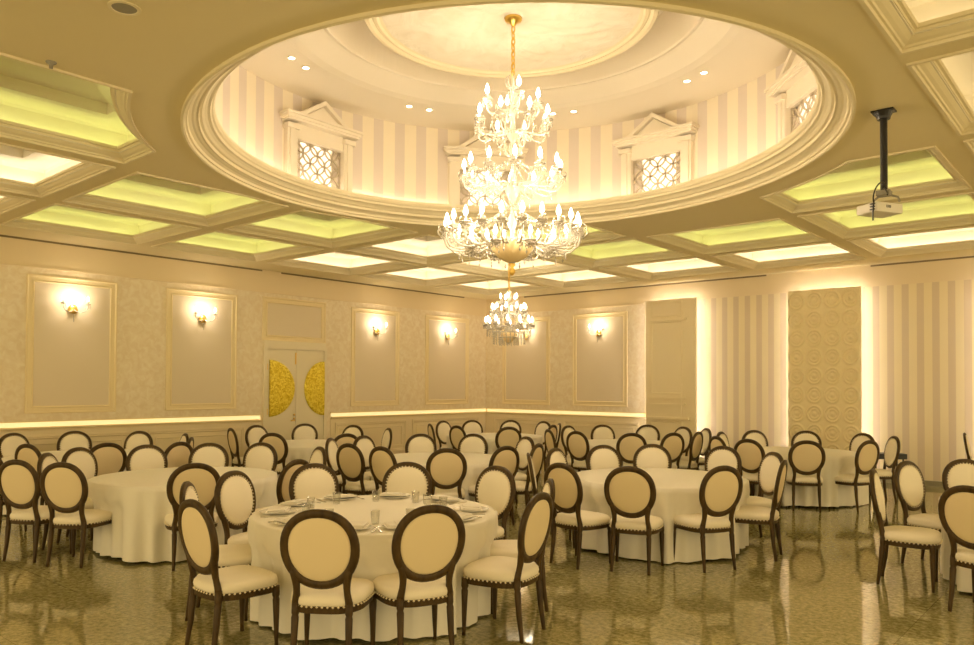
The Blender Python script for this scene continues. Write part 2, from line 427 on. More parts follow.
# dome downlights
def downlight(x, y, z, label, group, lit=True, r=.034, nm='downlight'):
    o = empty(nm, (x, y, z)); tag(o, label, 'light', group)
    bm = BM(); n = 20
    loft(bm, [[(rr*math.cos(2*PI*k/n), rr*math.sin(2*PI*k/n), zz) for k in range(n)] for rr, zz in ((r*1.35, 0), (r*1.35, -.006), (r*1.05, -.008), (r, .0))])
    mk('trim_ring', bm, M['mould'], o)
    bm = BM(); bmesh.ops.create_circle(bm, cap_ends=True, radius=r*1.02, segments=20)
    for v in bm.verts: v.co.z -= .003
    mk('lamp_disc', bm, M['lamp'] if lit else M['grey'], o)
    return o
spots = [(157.2, 'between the left window and the chandelier'), (-159.2, 'nearest the left edge of the dome opening'), (112.5, 'just right of the big chandelier stem'), (68.8, 'near the right edge of the dome opening'), (22.5, ''), (-22.5, ''), (-67.5, ''), (-112.5, '')]
for a, d in spots[:4]:
    for s, w_ in ((-1, 'first'), (1, 'second')):
        t = math.radians(a+s*3.2)
        sd = 'right' if (s < 0) else 'left'
        downlight(CX+2.46*math.cos(t), CY+2.46*math.sin(t), ZD-.001, 'lit dome downlight, %s of the pair %s' % (sd, d), 'recessed downlights in the dome')

# ------------------------------------------------------------------ walls
# left wall x=0 (facing +x), back wall y=0 (facing -y)
bm = BM(); box(bm, -.25, 0, YF, .25, 0, H+.6); wl = mk('wall_left', bm, M['wallpaper'], kind='structure')
bm = BM(); box(bm, 0, XR, 0, .25, 0, H+.6); wb = mk('wall_back', bm, M['wallpaper'], kind='structure')
# helper: wall-local coordinates -> a Matrix; u along wall, w out of the wall, z up
def wall_obj(name, side, bm, m, parent=None, kind=None, smooth=False):
    # bm made with x=u, y=-w (into room), z ; back wall as is; left wall: u -> y, out -> +x
    if side == 'L': bmesh.ops.transform(bm, matrix=Matrix(((0, -1, 0, 0), (1, 0, 0, 0), (0, 0, 1, 0), (0, 0, 0, 1))), verts=bm.verts)
    return mk(name, bm, m, parent, smooth, kind=kind)
def frame_loft(bm, u0, u1, z0, z1, prof):
    # prof: (inset, out)
    rings = []
    for d, w_ in prof:
        rings.append([(u0+d, -w_, z0+d), (u1-d, -w_, z0+d), (u1-d, -w_, z1-d), (u0+d, -w_, z1-d)])
    loft(bm, rings)
tn = [0]
def trim(side, bm, m, parent=None):
    tn[0] += 1
    return wall_obj('trim_%d' % tn[0], side, bm, m, kind='structure')
FP = [(0, 0), (0, .018), (.012, .022), (.026, .016), (.032, .006), (.088, .006), (.092, .018), (.104, .02), (.116, .010), (.12, .002)]
def wall_panel(side, u0, u1, z0=1.27, z1=3.47, sc=True):
    bm = BM(); frame_loft(bm, u0, u1, z0, z1, FP); t = trim(side, bm, M['frame'])
    bm = BM(); box(bm, u0+.12, u1-.12, -.006, .0, z0+.12, z1-.12); wall_obj('panel_fabric', side, bm, M['panelfill'], t)
LP = [(-13.4, -11.95), (-11.06, -9.66), (-8.79, -7.38), (-4.57, -3.13), (-2.27, -.70)]
BP = [(.58, 2.1), (2.78, 4.29)]
for a in LP: wall_panel('L', *a)
for a in BP: wall_panel('B', *a)
# frieze band, and dark strips coloured as the shade of the ceiling gap
bm = BM(); box(bm, YF, 0, -.02, 0, 3.60, H); box(bm, YF, 0, -.03, 0, 3.575, 3.605); trim('L', bm, M['frieze'])
bm = BM(); box(bm, 0, XR, -.02, 0, 3.62, H); box(bm, 0, 4.72, -.03, 0, 3.60, 3.63); trim('B', bm, M['frieze'])
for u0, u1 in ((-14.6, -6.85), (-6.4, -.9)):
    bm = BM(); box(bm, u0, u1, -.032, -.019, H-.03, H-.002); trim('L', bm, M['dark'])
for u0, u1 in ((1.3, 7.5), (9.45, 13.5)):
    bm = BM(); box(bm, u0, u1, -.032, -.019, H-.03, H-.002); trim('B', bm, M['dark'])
# lit chair rail
def rail(side, u0, u1):
    bm = BM(); P_ = [(0, 1.0), (.02, 1.0), (.03, 1.025), (.055, 1.035), (.055, 1.06), (.03, 1.06), (.03, 1.035), (0, 1.035)]
    loft(bm, [[(u, -w_, z) for w_, z in P_] for u in (u0, u1)], cap0=True, cap1=True)
    box(bm, u0, u1, -.03, 0, 1.135, 1.155)
    t = trim(side, bm, M['frame'])
    bm = BM(); box(bm, u0+.01, u1-.01, -.012, 0, 1.04, 1.134); wall_obj('rail_light', side, bm, M['s_rail'], t)
rail('L', -14.6, -6.84); rail('L', -5.12, -.0); rail('B', .06, 4.80)
# wainscot under the rail
def wains(side, u0, u1, cuts):
    bm = BM(); box(bm, u0, u1, -.01, 0, 0, 1.0); box(bm, u0, u1, -.03, 0, 0, .14)
    for a, b in cuts:
        frame_loft(bm, a, b, .2, .93, [(0, .01), (0, .03), (.03, .03), (.035, .016), (.05, .016), (.055, .026), (.075, .01)])
        frame_loft(bm, a+.13, b-.13, .33, .80, [(0, .01), (0, .024), (.02, .024), (.03, .01)])
    trim(side, bm, M['wains'])
wains('L', -14.6, -7.0, [(-13.4, -11.9), (-11.4, -9.4), (-9.1, -7.2)])
wains('L', -5.12, 0, [(-5.0, -2.9), (-2.7, -.3)])
wains('B', 0, 4.72, [(.3, 2.3), (2.5, 4.6)])

# double door with its transom panel
door = empty('door_1', (0, 0, 0)); door['kind'] = 'structure'
Y0, Y1, ZD1 = -6.80, -5.26, 2.46
bm = BM(); box(bm, Y0, Y0+.07, -.06, .01, 0, ZD1); box(bm, Y1-.07, Y1, -.06, .01, 0, ZD1); box(bm, Y0, Y1, -.062, .01, ZD1, 2.53)
wall_obj('door_frame', 'L', bm, M['door'], door)
bm = BM(); box(bm, Y0+.02, Y1-.02, -.04, .01, 2.532, 2.625); wall_obj('door_header', 'L', bm, M['door'], door)
YM = (Y0+Y1)/2
for a, b in ((Y0+.075, YM-.004), (YM+.004, Y1-.075)):
    bm = BM(); box(bm, a, b, -.035, 0, .01, ZD1-.005, bev=.003)
    lf = wall_obj('door_leaf', 'L', bm, M['door'], door)
for s, yc in ((1, Y0+.085), (-1, Y1-.085)):
    for z in (.35, 1.2, 2.1):
        bm = BM(); box(bm, yc-.012*1, yc+.012, -.045, -.03, z-.06, z+.06); wall_obj('hinge', 'L', bm, M['gold'], door)
bm = BM(); box(bm, YM-.03, YM-.005, -.05, -.03, 2.16, 2.40); wall_obj('flush_bolt', 'L', bm, M['gold'], door)
bm = BM()
for z in (1.05, 1.13):
    bmesh.ops.create_uvsphere(bm, u_segments=12, v_segments=8, radius=.022, matrix=Matrix.Translation((YM-.05, -.055, z)))
wall_obj('door_knob', 'L', bm, M['gold'], door, smooth=True)
bm = BM(); box(bm, YM-.12, YM-.03, -.065, -.035, 1.0, 1.02); wall_obj('door_handle', 'L', bm, M['gold'], door)
bm = BM(); frame_loft(bm, -6.82, -5.27, 2.62, 3.50, FP); t = trim('L', bm, M['frame'])
bm = BM(); box(bm, -6.70, -5.39, -.006, 0, 2.74, 3.38); wall_obj('panel_fabric', 'L', bm, M['panelfill'], t)
def half_disc(y_flat, sgn, z0, z1, depth, label):
    bm = BM(); zc = (z0+z1)/2; hz = (z1-z0)/2; n = 28
    def outline(k, w_):
        return [(y_flat+sgn*depth*k*math.cos(-PI/2+PI*i/n), -w_, zc+hz*k*math.sin(-PI/2+PI*i/n)) for i in range(n+1)]
    loft(bm, [outline(1, .036), outline(1, .055), outline(.96, .066), outline(.6, .075)], cap0=True, cap1=True)
    o = wall_obj('sequin_half_disc', 'L', bm, M['sequin']); tag(o, label, 'decoration', 'gold half discs on the white door')
half_disc(-6.67, 1, 1.10, 2.24, .60, 'gold sequinned half disc on the left leaf of the white double door')
half_disc(-5.33, -1, 1.10, 2.24, .50, 'gold sequinned half disc on the right leaf of the white double door')

# back wall right part: striped paper, floating back-lit panels
bm = BM(); box(bm, 4.72, XR-.01, -.012, 0, .1, 3.62); trim('B', bm, M['stripe'])
bm = BM(); box(bm, 4.72, XR-.01, -.028, 0, 0, .10); t = wall_obj('baseboard_back', 'B', bm, M['base'], kind='structure')
def backlight(u0, u1, z1, parent):
    bm = BM()
    box(bm, u0+.045, u0+.065, -.239, -.225, .1, z1-.06); box(bm, u1-.065, u1-.045, -.239, -.225, .1, z1-.06)
    box(bm, u0+.08, u1-.08, -.239, -.225, z1-.09, z1-.07)
    wall_obj('light_strip', 'B', bm, M['s_panel'], parent)
# pilaster panel
bm = BM(); u0, u1 = 4.93, 6.10
box(bm, u0, u1, -.31, -.24, 0, 3.63)
for a, b, prf in ((3.24, 3.58, None), (1.58, 3.16, None), (.2, 1.0, None)):
    frame_loft(bm, u0+.13, u1-.30, a, b, [(0, .31), (0, .325), (.02, .33), (.03, .314), (.045, .31)])
box(bm, u0+.10, u1-.2, -.36, -.31, 3.17, 3.22)
for z in (1.34, 1.48): box(bm, u0+.12, u1-.22, -.37, -.31, z, z+.035)
box(bm, u0+.05, u1-.12, -.38, -.31, 1.04, 1.09); box(bm, u0+.84, u0+.855, -.32, -.31, 1.12, 3.6)
pil = trim('B', bm, M['pilaster']); backlight(u0, u1, 3.63, pil)
# relief panels
def relief(u0, u1):
    n = 4; p = (u1-u0)/n; Z1 = 3.61
    bm = BM(); nx, nz = 84, 250; V = []
    for b in range(nz+1):
        row = []
        for a in range(nx+1):
            u = (u1-u0)*a/nx; z = Z1*b/nz
            cu = (u/p) % 1-.5; pz = p*1.10; cz = ((z+.02)/pz) % 1-.5
            r = math.hypot(cu, cz); t = math.atan2(cz, cu)
            h = 0
            if r < .5:
                h = .030*math.exp(-((r-.40)/.05)**2)+.022*math.exp(-((r-.25)/.045)**2)*(1+.3*math.cos(5*t+z*3))+.028*math.exp(-(r/.10)**2)
            row.append(bm.verts.new((u0+u, -.30-h*.8, z)))
        V.append(row)
    for b in range(nz):
        for a in range(nx): bm.faces.new((V[b][a], V[b][a+1], V[b+1][a+1], V[b+1][a]))
    box(bm, u0, u1, -.299, -.24, 0, Z1)
    o = trim('B', bm, M['relief']); backlight(u0, u1, Z1, o)
relief(8.03, 9.34); relief(11.30, 12.62)

# ------------------------------------------------------------------ lamps on the walls
def build_sconce():
    o = empty('wall_sconce')
    bm = BM(); lathe(bm, [(.0, -.075), (.05, -.07), (.07, -.04), (.075, 0), (.06, .045), (.03, .07), (0, .075)], 16)
    bmesh.ops.scale(bm, vec=(1, .35, 1), verts=bm.verts); bmesh.ops.translate(bm, vec=(0, -.03, -.09), verts=bm.verts)
    mk('back_plate', bm, M['gold'], o, smooth=True)
    for s in (-1, 1):
        bm = BM(); tube(bm, bez([(0, -.04, -.09), (s*.08, -.12, -.20), (s*.21, -.14, -.12), (s*.19, -.13, -.02)], 12), .009, 8)
        lathe(bm, [(.012, 0), (.04, .008), (.045, .018), (.015, .02), (.014, .06)], 12, (s*.19, -.13, -.02))
        a = mk('arm', bm, M['crystal'], o, smooth=True)
        bm = BM(); lathe(bm, [(.004, 0), (.016, .015), (.02, .035), (.013, .06), (.003, .085)], 12, (s*.19, -.13, .042)); mk('bulb', bm, M['bulb'], a, smooth=True)
        bm = BM()
        for k in range(5):
            t = 2*PI*k/5
            for j in range(3): gem(bm, (s*.19+.042*math.cos(t), -.13+.042*math.sin(t), -.03-j*.022), .008)
        mk('crystal_drops', bm, M['crystal'], a)
    bm = BM()
    for j in range(5): gem(bm, (0, -.06, -.19-j*.024), .010)
    mk('crystal_drops', bm, M['crystal'], o)
    return o
sc0 = build_sconce(); used = False
SC = [('L', -10.38, 'on the left wall panel nearest the left edge'), ('L', -8.11, 'on the panel just left of the white door'), ('L', -3.85, 'on the first panel right of the white door'), ('L', -1.52, 'on the left wall panel nearest the room corner'), ('B', 1.37, 'behind the small far chandelier'), ('B', 3.53, 'on the back wall panel beside the cream pilaster')]
def copy_tree(o, parent=None):
    c = o.copy(); col.objects.link(c)
    if parent: c.parent = parent
    for ch in list(o.children):
        copy_tree(ch, c)
    return c
for i, (sd, u, d) in enumerate(SC):
    o = sc0 if i == 0 else copy_tree(sc0)
    if sd == 'L': o.location = (.012, u, 3.05); o.rotation_euler[2] = PI/2
    else: o.location = (u, -.012, 3.08); o.rotation_euler[2] = 0
    tag(o, 'two-arm gold and crystal wall sconce, '+d, 'wall lamp', 'wall sconces in the wall panels')
for i, (sd, u, d) in enumerate(SC):
    l = bpy.data.lights.new('sconce_light', 'POINT'); l.energy = L_SCONCE*2; l.color = (1, .80, .58); l.shadow_soft_size = .05
    lo = bpy.data.objects.new('sconce_light', l); col.objects.link(lo)
    lo.location = (.2, u, 3.13) if sd == 'L' else (u, -.2, 3.16)
    lo.visible_glossy = True

# ------------------------------------------------------------------ chandeliers
def arm_mesh(r0, z0, R, z1, sag, rad=.010):
    # S-curved glass arm in the xz plane from the stem out to its cup
    bm = BM()
    tube(bm, bez([(r0, 0, z0), (r0+.35*(R-r0), 0, z0+.10), (R*.70, 0, z0-sag*1.7), (R*1.12, 0, z0-sag*.9), (R*1.02, 0, z1-.02), (R, 0, z1)], 20), rad, 8)
    # curled leaf on the arm
    k = .55*R
    tube(bm, bez([(k, 0, z0-sag*.45), (k*1.1, 0, z0+.09), (k*1.28, 0, z0+.10), (k*1.22, 0, z0+.03)], 10), [rad*(1-.06*i) for i in range(11)], 6)
    tube(bm, bez([(R*.98, 0, z1-.05), (R*1.14, 0, z1-.02), (R*1.16, 0, z1+.05), (R*1.08, 0, z1+.06)], 8), rad*.6, 6)
    tube(bm, bez([(R*.99, 0, z1-.05), (R*.86, 0, z1-.02), (R*.84, 0, z1+.05), (R*.92, 0, z1+.06)], 8), rad*.6, 6)
    return bm
def cup_mesh(R, z):
    bm = BM()
    lathe(bm, [(.008, -.01), (.03, .0), (.052, .012), (.056, .024), (.03, .022), (.014, .03), (.013, .075)], 14, (R, 0, z))
    return bm
def bulb_mesh(R, z, s=1.0):
    bm = BM(); lathe(bm, [(.004, 0), (.013*s, .012*s), (.019*s, .032*s), (.013*s, .058*s), (.003, .085*s)], 10, (R, 0, z)); return bm
def drops_mesh(R, z, n=6, m=3, r=.012, ring=.05):
    bm = BM()
    if n > 1: tube(bm, [(R+ring*math.cos(2*PI*k/18), ring*math.sin(2*PI*k/18), z-.004) for k in range(18)], .005, 4, loop=True)
    for k in range(n):
        t = 2*PI*k/n
        for j in range(m): gem(bm, (R+ring*math.cos(t), ring*math.sin(t), z-.01-j*r*2.6), r*(.7+.3*(j == m-1)), r*(1.1+.9*(j == m-1)))
    return bm
def chandelier(name, loc, tiers, stem, label, power, canopy_z, bowl):
    o = empty(name, loc); tag(o, label, 'chandelier')
    bm = BM(); lathe(bm, [(r*.75, z) for r, z in stem], 16); mk('stem', bm, M['crystal'], o, smooth=True)
    # canopy + chain
    bm = BM(); lathe(bm, [(.09, 0), (.085, -.03), (.04, -.05), (.015, -.09)], 20, (0, 0, canopy_z)); mk('ceiling_canopy', bm, M['gold'], o, smooth=True)
    top = stem[-1][1]; L_ = canopy_z-.09-top; nl = max(2, int(L_/.055)); bm = BM()
    for k in range(nl):
        zc = top+L_*(k+.5)/nl; h = L_/nl*.66; v = []
        for q in range(12):
            t = 2*PI*q/12; x, z = .02*math.cos(t), h*math.sin(t); v.append((x, 0, zc+z) if k % 2 else (0, x, zc+z))
        tube(bm, v, .006, 6, loop=True)
    tube(bm, [(.012*math.cos(k*.8), .012*math.sin(k*.8), top+L_*k/30) for k in range(31)], .007, 6)
    mk('hanging_chain', bm, M['gold'], o, smooth=True)
    bm = BM(); lathe(bm, bowl, 48, rib=.035, nr=16); mk('glass_bowl', bm, M['amber'], o, smooth=True)
    for (n, r0, z0, R, z1, sag, ph, rad, bs) in tiers:
        am = arm_mesh(r0, z0, R, z1, sag, rad); first = mk('arm', am, M['crystal'], o, smooth=True)
        c = mk('candle_cup', cup_mesh(R, z1), M['crystal'], first, smooth=True)
        b = mk('bulb', bulb_mesh(R, z1+.073, bs), M['bulb'], first, smooth=True)
        d = mk('crystal_drops', drops_mesh(R, z1, 6, 2, .010, .046), M['crystal'], first)
        d2 = mk('crystal_pendant', drops_mesh(R*.80, z0-sag*.5, 1, 3, ring=.0), M['crystal'], first)
        first.rotation_euler[2] = ph
        for k in range(1, n):
            a = first.copy(); col.objects.link(a); a.parent = o; a.rotation_euler[2] = ph+2*PI*k/n
            for ch in (c, b, d, d2):
                q = ch.copy(); col.objects.link(q); q.parent = a
        nl_ = 6 if R > .55 else 4
        for k in range(nl_):
            l = bpy.data.lights.new('chandelier_light', 'POINT'); l.energy = power*n/nl_*(.45 if z1 > 4 else 1); l.color = WARM; l.shadow_soft_size = .07
            lo = bpy.data.objects.new('chandelier_light', l); col.objects.link(lo); lo.parent = o
            t = 2*PI*(k+.5)/nl_+ph; lo.location = (R*.93*math.cos(t), R*.93*math.sin(t), z1+.16)
    return o
def garland(o, n, r0, z0, r1, z1, sag, seed):
    bm = BM()
    for k in range(n):
        t = 2*PI*(k+.5)/n
        for q in range(11):
            s = q/10; r = r0+(r1-r0)*s; z = z0+(z1-z0)*s-sag*math.sin(PI*s)
            gem(bm, (r*math.cos(t), r*math.sin(t), z), .0095)
        tube(bm, [((r0+(r1-r0)*q/10)*math.cos(t), (r0+(r1-r0)*q/10)*math.sin(t), z0+(z1-z0)*q/10-sag*math.sin(PI*q/10)) for q in range(11)], .002, 3)
    tube(bm, [(r0*math.cos(2*PI*k/24), r0*math.sin(2*PI*k/24), z0) for k in range(24)], .004, 4, loop=True)
    return mk('crystal_garland', bm, M['crystal'], o)
big = chandelier('crystal_chandelier', (8.555, -9.55, 0), [
    # n, r0, z0, R, z1(cup), sag, phase, tube radius, bulb scale
    (22, .12, 3.14, .66, 3.25, .11, .1, .010, 1.25),
    (8, .12, 3.12, .43, 3.10, .05, .3, .009, 1.1),
    (12, .08, 3.72, .48, 3.82, .08, .2, .010, 1.25),
    (8, .05, 4.24, .36, 4.33, .07, .35, .009, 1.25),
    (4, .04, 4.46, .26, 4.56, .06, .9, .009, 1.25)],
    [(.0, 2.84), (.018, 2.86), (.03, 2.89), (.016, 2.92), (.014, 2.95), (.05, 2.97), (.02, 3.0), (.03, 3.3), (.07, 3.36), (.03, 3.42), (.025, 3.55), (.045, 3.60), (.10, 3.66), (.12, 3.73), (.05, 3.76), (.03, 3.82), (.03, 4.0), (.06, 4.05), (.028, 4.1), (.03, 4.17), (.09, 4.24), (.04, 4.3), (.025, 4.42), (.06, 4.47), (.03, 4.52), (.025, 4.66), (.05, 4.7), (.015, 4.76), (.012, 4.84)],
    'huge tiered crystal chandelier with lit candle bulbs hanging in the centre of the dome', L_CHAND/54, ZD+.11,
    [(.02, 2.965), (.06, 2.975), (.14, 3.02), (.195, 3.09), (.205, 3.15), (.19, 3.19), (.16, 3.17), (.10, 3.10), (.03, 3.08)])
garland(big, 22, .20, 3.17, .64, 3.24, .10, 1); garland(big, 22, .05, 3.52, .60, 3.27, .06, 2); garland(big, 12, .10, 3.74, .46, 3.80, .08, 3)
garland(big, 12, .04, 4.0, .44, 3.84, .05, 4); garland(big, 8, .06, 4.27, .34, 4.30, .07, 5)
def plume(o, z, r, n):
    bm = BM()
    for k in range(n):
        t = 2*PI*k/n; c, s = math.cos(t), math.sin(t)
        pts = bez([(.02, 0, z-.08), (r*.9, 0, z-.06), (r*1.2, 0, z+.03), (r*.6, 0, z+.05)], 9)
        tube(bm, [(p.x*c, p.x*s, p.z) for p in pts], [.008-.0006*i for i in range(10)], 6)
    mk('crystal_leaves', bm, M['crystal'], o, smooth=True)
plume(big, 4.78, .08, 8); plume(big, 4.62, .07, 8); plume(big, 4.1, .1, 10); plume(big, 3.6, .12, 10)
# gold finial under the bowl
bm = BM(); lathe(bm, [(.0, 2.835), (.02, 2.85), (.034, 2.885), (.012, 2.92), (.035, 2.945), (.02, 2.972)], 16); mk('finial', bm, M['gold'], big, smooth=True)
small = chandelier('crystal_chandelier', (4.127, -4.13, 0), [
    (12, .08, 2.86, .44, 2.88, .06, .1, .009, 1.3),
    (10, .06, 3.08, .32, 3.13, .05, .2, .009, 1.3),
    (5, .04, 3.28, .16, 3.33, .04, .2, .008, 1.2)],
    [(.0, 2.52), (.03, 2.56), (.02, 2.62), (.08, 2.74), (.12, 2.8), (.05, 2.88), (.02, 2.95), (.05, 3.05), (.02, 3.12), (.04, 3.26), (.02, 3.35), (.06, 3.42), (.03, 3.48), (.07, 3.53), (.02, 3.56)],
    'smaller bushy crystal chandelier hanging in the far corner beyond the huge one', 9/27, 4.53,
    [(.02, 2.56), (.06, 2.58), (.12, 2.64), (.15, 2.71), (.14, 2.75), (.08, 2.7), (.03, 2.68)])
def curtain(o, n, R, z, m, r=.013):
    bm = BM(); tube(bm, [(R*math.cos(2*PI*k/24), R*math.sin(2*PI*k/24), z) for k in range(24)], .007, 4, loop=True)
    for k in range(n):
        t = 2*PI*k/n
        for j in range(m): gem(bm, (R*math.cos(t), R*math.sin(t), z-j*.034), r)
    mk('crystal_curtain', bm, M['crystal'], o)
curtain(small, 30, .42, 2.80, 4); curtain(small, 24, .30, 2.75, 7); curtain(small, 24, .30, 3.08, 4); curtain(small, 16, .18, 2.66, 5); curtain(small, 14, .16, 3.3, 4); garland(small, 12, .05, 3.45, .42, 2.95, -.06, 1)

# ------------------------------------------------------------------ dining chairs
def build_chair():
    o = empty('dining_chair')
    lean = .17
    def bx(z): return -.205-(z-.45)*lean      # centre line of the leaning back
    zc, hw, hh = .757, .218, .222
    def ov(t, k=1.0):
        c, s = math.cos(t), math.sin(t)
        x = math.copysign(abs(c)**.92, c)*hw*k; z = zc+math.copysign(abs(s)**.95, s)*hh*k
        x *= 1+.05*s
        return x, z
    bm = BM(); n = 44; rings = []
    sec = [(-.027, -.010), (-.020, -.018), (.006, -.020), (.024, -.013), (.027, .006), (.016, .018), (-.004, .016), (-.022, .012)]   # (radial, depth)
    for k in range(n):
        t = 2*PI*k/n; x, z = ov(t); x2, z2 = ov(t+.01); tx, tz = x2-x, z2-z; l = math.hypot(tx, tz); nx, nz = tz/l, -tx/l
        rings.append([(bx(z+nz*a)+b, x+nx*a, z+nz*a) for a, b in sec])
    loft(bm, rings, loop=True)
    # stiles from the oval down to the seat
    for s in (-1, 1):
        P_ = bez([(bx(.63)+.0, s*.180, .635), (bx(.57), s*.156, .575), (bx(.52), s*.148, .52), (-.205, s*.160, .47), (-.198, s*.166, .42)], 10)
        rr = [.022, .024, .025, .025, .024, .023, .022, .022, .023, .024, .025]
        tube(bm, P_, rr, 8)
    mk('backrest_frame', bm, M['wood'], o, smooth=True)
    # upholstered pads
    def pad(side, mname, nm):
        bm = BM(); rings = []
        for kk, d in ((.905, .004), (.90, .016), (.82, .026), (.6, .034), (.3, .038)):
            ring = []
            for k in range(n):
                t = 2*PI*k/n; x, z = ov(t, kk); ring.append((bx(z)+side*(d if side > 0 else d*.62), x, z))
            rings.append(ring)
        loft(bm, rings, cap1=True); return mk(nm, bm, M[mname], o, smooth=True)
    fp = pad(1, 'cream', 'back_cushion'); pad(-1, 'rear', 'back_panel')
    bm = BM()
    for k in range(46):
        t = 2*PI*k/46; x, z = ov(t, .925); gem(bm, (bx(z)+.019, x, z), .009, .008)
    mk('nail_trim', bm, M['nail'], fp)
    # seat outline
    def seat(k, z, dz=0):
        pts = []
        m_ = 40
        for i in range(m_):
            t = 2*PI*i/m_; c, s = math.cos(t), math.sin(t)
            x = math.copysign(abs(c)**.62, c)*.232; y = math.copysign(abs(s)**.60, s)*(.238+.034*(c))
            if c > 0: x *= 1+.05*(1-s*s)
            pts.append((x*k-.002, y*k, z))
        return pts
    bm = BM(); loft(bm, [seat(.93, .358), seat(.985, .362), seat(.99, .404), seat(.94, .41)], cap0=True, cap1=True); mk('seat_rail', bm, M['wood'], o, smooth=False)
    bm = BM(); loft(bm, [seat(.97, .406), seat(1.0, .412), seat(1.02, .434), seat(1.0, .456), seat(.93, .472), seat(.75, .484), seat(.45, .492)], cap0=True, cap1=True)
    sc = mk('seat_cushion', bm, M['cream'], o, smooth=True)
    bm = BM(); base = seat(1.005, .403)
    L_ = [Vector(p) for p in base]+[Vector(base[0])]; acc = 0; step = .033; nxt = 0
    for a, b in zip(L_[:-1], L_[1:]):
        d = (b-a).length
        while nxt <= acc+d:
            gem(bm, a.lerp(b, (nxt-acc)/d), .0095, .0085); nxt += step
        acc += d
    mk('nail_trim', bm, M['nail'], sc)
    for s in (-1, 1):
        bm = BM()
        lathe_pts = [(.186, s*.215, .40), (.187, s*.217, .34), (.187, s*.218, .325), (.187, s*.219, .31), (.188, s*.221, .2), (.189, s*.223, .05), (.19, s*.224, .0)]
        tube(bm, lathe_pts, [.026, .026, .020, .024, .020, .014, .013], 10); mk('leg', bm, M['wood'], o, smooth=True)
        bm = BM()
        tube(bm, [(-.198, s*.166, .43), (-.200, s*.167, .36), (-.202, s*.168, .345), (-.204, s*.168, .33), (-.216, s*.170, .18), (-.236, s*.174, .04), (-.240, s*.175, .0)], [.025, .025, .020, .024, .020, .015, .014], 10); mk('leg', bm, M['wood'], o, smooth=True)
    return o
TABLES = {
 'T1': ((8.70, -11.43), 'the laid front table', [(9.56, -12.64), (9.94, -12.06), (8.64, -12.94), (10.11, -11.15), (9.69, -10.45), (8.74, -9.98), (7.87, -10.3), (7.32, -11.01), (7.34, -11.87), (7.75, -12.51)]),
 'T2': ((5.36, -11.23), 'the bare table left of the laid one', [(5.53, -12.57), (4.95, -12.77), (4.36, -12.29), (3.85, -11.77), (4.02, -11.04), (4.30, -10.36), (6.51, -11.76), (4.70, -9.86), (5.77, -9.75), (6.90, -10.88)]),
 'T5': ((1.98, -10.97), 'the far left table', [(3.4, -11.24), (3.86, -10.52), (0.44, -11.36), (2.87, -11.98), (0.56, -10.53), (1.25, -9.82), (3.40, -12.62), (2.33, -9.63), (3.15, -9.98)]),
 'T3': ((9.21, -7.79), 'the big bare table right of centre', [(8.11, -8.7), (7.92, -7.93), (8.09, -7.13), (8.47, -6.54), (9.01, -9.36), (9.66, -9.18), (10.29, -8.51), (9.29, -6.2), (10.08, -6.64), (10.51, -7.53)]),
 'T4': ((5.97, -7.88), 'the middle table behind the laid one', [(4.56, -8.07), (4.64, -8.73), (5.62, -9.20), (6.27, -9.23), (4.87, -7.19), (5.44, -6.6), (7.04, -8.88), (7.32, -8.11), (6.42, -6.53), (7.36, -7.5)]),
 'T6': ((2.47, -7.5), 'the table before the white door', [(1.49, -8.38), (0.94, -7.54), (3.13, -8.66), (1.1, -6.58), (2.14, -6.24), (4.03, -7.94), (3.36, -6.47)]),
 'T9': ((9.18, -3.26), 'the table before the relief panel', [(7.97, -3.3), (8.39, -4.42), (9.0, -4.72), (8.19, -2.45), (8.91, -1.95), (9.72, -4.41), (9.82, -1.96), (10.36, -3.75), (10.38, -2.42)]),
 'T8': ((6.34, -3.58), 'the table before the cream pilaster', [(5.53, -4.78), (5.06, -3.51), (6.18, -4.89), (5.34, -2.75), (7.10, -4.68), (5.98, -2.12), (7.54, -4.12), (6.8, -2.26), (7.68, -3.50), (7.33, -2.43)]),
 'T7': ((3.46, -3.74), 'the farthest table in the corner', [(2.75, -4.86), (2.05, -3.77), (3.62, -5.03), (2.31, -3.14), (2.9, -2.53), (4.56, -4.65), (3.68, -2.38), (4.73, -3.52), (4.41, -2.85)]),
 'T10': ((12.81, -7.22), 'the table cut off at the right edge', [(11.41, -7.83), (11.46, -6.77), (11.86, -6.1), (12.28, -8.64)]),
}
chair0 = build_chair(); first = True
CAMP = Vector((13.318, -15.478)); FW = Vector((-math.sin(.709), math.cos(.709))); RT = Vector((math.cos(.709), math.sin(.709)))
ORD = ['leftmost', 'second from left', 'third from left', 'fourth from left', 'fifth from left', 'sixth from left', 'seventh from left']
def place_chair(px_, py_, ang, label):
    global first
    o = chair0 if first else copy_tree(chair0); first = False
    o.location = (px_+.30*math.cos(ang), py_+.30*math.sin(ang), 0); o.rotation_euler[2] = ang
    tag(o, label, 'chair', 'oval-back chairs around the round tables'); return o
SEATS = {}
YAW = {('T1', 1): .06, ('T3', 6): .1, ('T2', 0): .44, ('T2', 1): .75, ('T5', 3): -.4, ('T5', 8): .2, ('T6', 0): .6, ('T6', 6): .28, ('T7', 2): -.25, ('T4', 3): -.2, ('T4', 2): .36, ('T10', 0): -.28}
